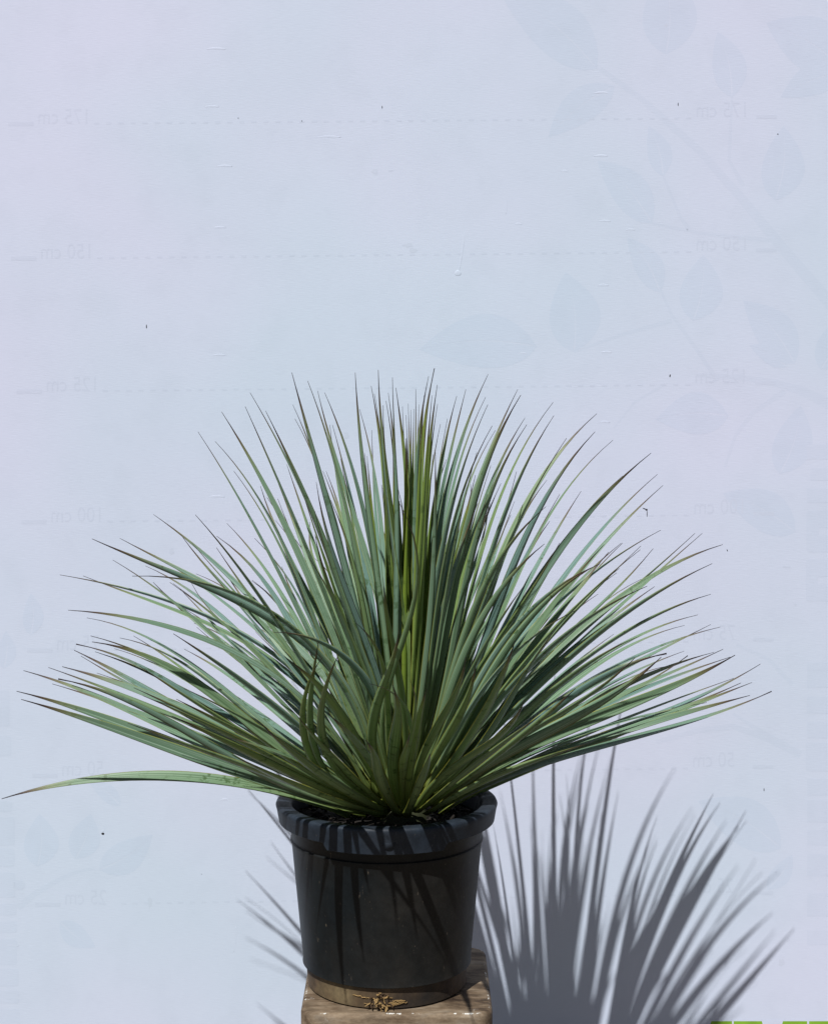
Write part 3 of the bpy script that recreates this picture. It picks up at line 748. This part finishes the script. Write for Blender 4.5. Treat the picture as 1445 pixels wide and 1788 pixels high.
for s, wd, p in [
 ('s', 16, [(903,90),(780,190),(650,320),(520,430),(400,540),(250,660),(100,800)]),
 ('b', 15, [(940,90),(800,210),(680,320),(550,440),(400,570),(200,760)]),
 ('s', 18, [(1043,147),(880,215),(720,290),(600,350),(450,470),(300,610)]),
 ('f', 17, [(990,243),(850,310),(700,400),(560,490),(400,610),(250,740)]),
 ('f', 18, [(662,357),(560,410),(420,480),(280,580),(120,720)]),
 ('b', 15, [(983,398),(800,460),(650,530),(520,610),(400,700),(250,800)]),
 ('b', 16, [(917,502),(780,540),(640,590),(500,680),(380,750),(200,880)]),
 ('b', 14, [(850,555),(740,590),(620,630),(480,710),(330,810)]),
 ('b', 15, [(983,550),(860,610),(720,690),(560,760),(380,860)]),
 ('s', 16, [(1030,563),(900,590),(760,650),(620,710),(450,790),(250,910)]),
 ('f', 13, [(617,612),(500,660),(380,740),(200,870)]),
 ('f', 15, [(425,245),(300,310),(180,390),(60,480),(-40,620)]),
 ('f', 15, [(304,478),(200,540),(100,600),(0,690)]),
 ('f', 19, [(212,562),(120,680),(40,820),(-20,920),(-90,1040)]),
 ('s', 18, [(760,697),(640,720),(500,780),(350,870),(200,970)]),
 ('b', 14, [(848,685),(700,740),(520,830),(300,950)]),
 ('s', 18, [(867,708),(770,790),(600,880),(400,960),(200,1070)]),
 ('f', 19, [(733,715),(640,800),(520,890),(350,980),(150,1090),(0,1180)]),
 ('s', 19, [(1045,675),(930,730),(780,800),(600,870),(400,960)]),
 ('b', 17, [(1000,690),(940,710),(820,740),(680,800),(400,930)]),
 ('s', 22, [(1105,705),(960,790),(800,860),(600,940),(400,1010),(150,1130)]),
 ('s', 19, [(1080,715),(950,760),(750,830),(550,920),(300,1030)]),
 ('s', 20, [(1233,750),(1080,830),(900,930),(700,1020),(500,1090),(250,1180),(0,1290)]),
 ('s', 20, [(1135,845),(1000,900),(850,970),(680,1030),(450,1110),(200,1200)]),
 ('b', 16, [(1190,843),(1050,890),(880,960),(700,1040),(400,1140)]),
 ('s', 17, [(1180,908),(1020,950),(850,1000),(650,1050),(400,1130)]),
 ('s', 20, [(1290,888),(1130,950),(930,1020),(700,1100),(450,1170),(250,1220),(50,1280)]),
 ('f', 19, [(600,720),(560,780),(450,850),(300,950),(100,1080)]),
 ('s', 20, [(320,880),(230,960),(100,1060),(-60,1180)]),
]: L(Z4_, s, wd, p)
# the short broad leaves leaning to the viewer
for wd, p in [
 (13, [(203,430),(185,560),(150,760),(150,930),(190,1130),(270,1300)]),
 (14, [(225,535),(160,680),(100,860),(105,1040),(170,1200),(330,1350),(440,1450)]),
 (15, [(330,515),(270,680),(215,870),(220,1040),(290,1200),(420,1350)]),
 (18, [(708,360),(660,530),(600,760),(550,940),(545,1100),(600,1300)]),
 (23, [(668,705),(690,850),(695,1000),(680,1200),(668,1400)]),
 (19, [(500,1055),(540,1130),(590,1280),(620,1400)]),
 (14, [(780,1010),(750,1100),(735,1250),(735,1400)]),
 (8,  [(525,700),(600,705),(690,760),(760,880),(785,1000),(775,1200)]),
 (8,  [(780,680),(815,790),(810,900),(780,1050)]),
 (17, [(1130,535),(1110,640),(1040,820),(950,980),(850,1180)]),
 (16, [(1195,560),(1170,690),(1110,880),(980,1080),(880,1280)]),
 (12, [(435,315),(520,390),(580,500),(620,650),(640,900)]),
 (12, [(610,30),(580,120),(610,220),(670,370),(720,600),(730,900)]),
 (20, [(0,540),(100,600),(230,760),(400,980),(500,1160),(560,1320)]),
 (22, [(1440,430),(1370,640),(1270,850),(1150,1050),(1010,1250),(830,1470)]),
 (21, [(1500,800),(1445,930),(1300,1060),(1130,1190),(980,1300),(850,1440)]),
]: L(Z7_, 'f', wd, p, short=1)
L(lambda p: p, 'f', 20, [(300,1250),(380,1290),(470,1330),(560,1380),(620,1402)], short=1)
L(lambda p: p, 'f', 19, [(250,1215),(330,1250),(430,1300),(530,1355),(620,1395)], short=1)
# the dense upright middle
for s, wd, p in [
 ('s', 15, [(50,345),(100,600),(155,900),(170,1200),(230,1788)]),
 ('b', 14, [(85,430),(130,650),(160,900),(180,1300)]),
 ('s', 17, [(183,560),(160,800),(190,1100),(270,1600)]),
 ('b', 15, [(215,510),(260,800),(300,1050),(320,1500)]),
 ('f', 12, [(240,420),(290,700),(300,950),(320,1400)]),
 ('s', 15, [(287,250),(290,500),(300,900),(340,1500)]),
 ('s', 17, [(325,365),(350,650),(410,1000),(460,1500)]),
 ('b', 11, [(398,570),(405,850),(420,1200),(440,1700)]),
 ('b', 10, [(438,670),(455,900),(460,1200),(470,1700)]),
 ('b', 10, [(462,540),(470,800),(480,1200),(490,1700)]),
 ('b', 10, [(493,610),(490,900),(490,1300),(490,1700)]),
 ('s', 13, [(547,380),(550,700),(545,1100),(540,1700)]),
 ('b', 10, [(583,550),(570,900),(560,1300),(550,1700)]),
 ('f', 15, [(690,235),(640,450),(600,700),(570,1100),(550,1700)]),
 ('s', 15, [(757,145),(700,420),(640,760),(600,1200),(580,1700)]),
 ('b', 12, [(728,450),(700,800),(660,1200),(630,1700)]),
 ('b', 14, [(787,330),(740,620),(700,1000),(670,1400),(650,1750)]),
 ('b', 13, [(790,545),(740,850),(700,1200),(670,1700)]),
 ('b', 11, [(822,770),(770,1000),(720,1300),(680,1700)]),
 ('b', 12, [(685,570),(650,900),(610,1300),(600,1700)]),
 ('b', 11, [(640,450),(620,800),(590,1200),(580,1700)]),
 ('b', 11, [(525,600),(520,900),(510,1300),(510,1700)]),
]: L(Z6_, s, wd, p, tone=.75)

traced = []
for pts2, side, wmm, kw in TR:
    tipP = at(*pts2[0], CY); bp = CROWN + Vector((0, 0, .02))
    poly = [at(*q, CY) for q in pts2]
    path = (poly[-1] - bp).length + sum((poly[i] - poly[i + 1]).length for i in range(len(poly) - 1))
    straight = (tipP - bp).length
    LL = rA.uniform(.60, .66) if not kw.get('short') else rA.uniform(.42, .5)
    dz = math.sqrt(max(LL ** 2 - straight ** 2, 0))
    if side == 's' and pts2[0][1] > (1090 if pts2[0][0] < 700 else 1130): dz = rA.uniform(-.16, .05)
    elif side == 's': dz = rA.uniform(.03, .26) if rA.random() < .8 else -rA.uniform(.02, .18)
    elif side == 'b': dz = min(max(dz, .06), .50) * (.35 if pts2[0][1] > 1130 and pts2[0][0] < 300 else 1)
    elif kw.get('short'): dz = -min(max(dz, .12), .45)
    else: dz = -min(max(dz, .06), .2)
    if kw.get('tone'): dz = rA.uniform(-.08, .14) if side != 'f' else -rA.uniform(.03, .12)
    if pts2[0][0] < 420:
        for _ in range(20):
            q = at(*pts2[0], CY + dz); dd = -q.y
            if q.x + .447 * dd < -.32 and q.z - 1.51 * dd > -.02 and dz > -.26: dz -= .02
    # distances grow along the leaf with the picture distance from the crown
    acc = [0]; rv = list(reversed(pts2)); d0 = (poly[-1] - bp).length; acc = [d0]
    for i in range(1, len(rv)): acc.append(acc[-1] + math.dist(rv[i], rv[i - 1]) / 1176)
    tot = acc[-1]
    P3 = [at(*q, CY + dz * (a / tot)) for q, a in zip(rv, acc)]
    P3 = [base_point(P3[-1])] + P3
    c = cubic_fit(P3)
    beta = {'b': rA.uniform(.1, .7), 's': rA.choice((1.1, .8, .9, -.5, 1.4)), 'f': rA.uniform(-.5, -.2)}[side]
    if kw.get('short'): beta = -.5
    r0 = rA.uniform(-.6, .6); r1 = r0 + rA.uniform(-1.1, 1.1)
    if kw.get('short'): r0, r1 = rA.uniform(-.2, .2), rA.uniform(-.5, .5)
    tone = kw['tone'] * rA.uniform(.6, 1.2) if kw.get('tone') else max(0, rA.gauss(.16, .14))
    if kw.get('short'): tone = rA.uniform(.4, .65)
    elif side == 'f': tone = rA.uniform(.05, .35)
    kw['cut'] = .035 if (not kw.get('short') and pts2[0][1] > 1100 and rA.random() < .22) else 0
    traced.append((tot, c, wmm / 1000 * rA.uniform(.95, 1.08) * (.78 if kw.get('short') else .76 if pts2[0][1] < 1000 else .88), beta, r0, r1, tone, kw['cut']))
# fill the rosette with more leaves all the way round
fill = []
tries = 0
while len(fill) < 92 and tries < 20000:
    tries += 1
    az = rA.uniform(0, math.tau); el = math.asin(min(1, rA.uniform(.16, 1.0))); front = math.sin(az) < -.25
    if front and el < R(48): continue
    if front and rA.random() < .55: continue
    if el < R(45) and rA.random() < .5: continue
    LL = rA.uniform(.44, .58); d = Vector((math.cos(az) * math.cos(el), math.sin(az) * math.cos(el), math.sin(el)))
    tip = CROWN + Vector((0, 0, .03)) + d * LL
    if tip.y > -.03: continue
    px, py = to_px(tip); rr = math.hypot(px - 705, py - 1385); an = math.degrees(math.atan2(1385 - py, px - 705))
    if an < 11 or an > 166 or py > 1320 or rr > 610: continue
    b0 = base_point(tip); side_v = Vector((-d.y, d.x, 0)); side_v = side_v.normalized() if side_v.length > 1e-4 else Vector((1, 0, 0))
    m1 = b0 + (tip - b0) * .4 + Vector((0, 0, rA.uniform(.0, .035))) + side_v * rA.gauss(0, .008)
    m2 = b0 + (tip - b0) * .75 + Vector((0, 0, rA.uniform(.0, .03))) + side_v * rA.gauss(0, .01)
    c = cubic_fit([b0, m1, m2, tip], 20)
    beta = rA.uniform(0, .8) if not front else rA.uniform(-.4, .1)
    r0 = rA.uniform(-.5, .5)
    fill.append((0, c, rA.uniform(.008, .0128), beta, r0, r0 + rA.uniform(-.8, .8), max(0, rA.gauss(.25 + .35 * (el > R(70)), .15))))
# leaves that point out over the front rim, towards the viewer
nf = 0
while nf < 17:
    az = R(rA.uniform(-158, -48)); el = R(rA.uniform(19, 34)); LL = rA.uniform(.36, .47)
    tip = CROWN + Vector((0, 0, .02)) + Vector((math.cos(az) * math.cos(el), math.sin(az) * math.cos(el), math.sin(el))) * LL
    px, py = to_px(tip)
    if py > 1345: continue
    b0 = base_point(tip); c = cubic_fit([b0, b0 + (tip - b0) * .45 + Vector((rA.gauss(0, .01), 0, rA.uniform(-.005, .02))), tip], 20)
    fill.append((0, c, rA.uniform(.012, .017), -.2, rA.uniform(-.5, .5), rA.uniform(-.9, .9), rA.uniform(.3, .6))); nf += 1
# the inmost yellow green spears
for k in range(16):
    tip = CROWN + Vector((rA.gauss(0, .035), rA.gauss(.01, .04), rA.uniform(.44, .58)))
    b0 = base_point(tip); c = cubic_fit([b0, b0 + (tip - b0) * .5 + Vector((rA.gauss(0, .004), 0, 0)), tip], 18)
    fill.append((0, c, rA.uniform(.008, .013), rA.uniform(-.2, 1), rA.uniform(-.8, .8), rA.uniform(-.8, .8), rA.uniform(.75, 1.1)))
print('traced', len(traced), 'fill', len(fill))
traced.sort(key=lambda x: -x[0] * x[2])
for i, (tot, c, wd, beta, r0, r1, tone, cut) in enumerate(traced[:100]):
    bm, uvl, tl = new_leaf_bm(); blade(bm, c, wd, beta, r0, r1, tone, uvl, tl, cut)
    rel(from_bm('leaf', bm, M_LEAF), plant)
bm, uvl, tl = new_leaf_bm()
for q in traced[100:] + fill: blade(bm, q[1], q[2], q[3], q[4], q[5], q[6], uvl, tl)
lm = from_bm('leaf_mass', bm, M_LEAF); rel(lm, plant); lm['kind'] = 'stuff'
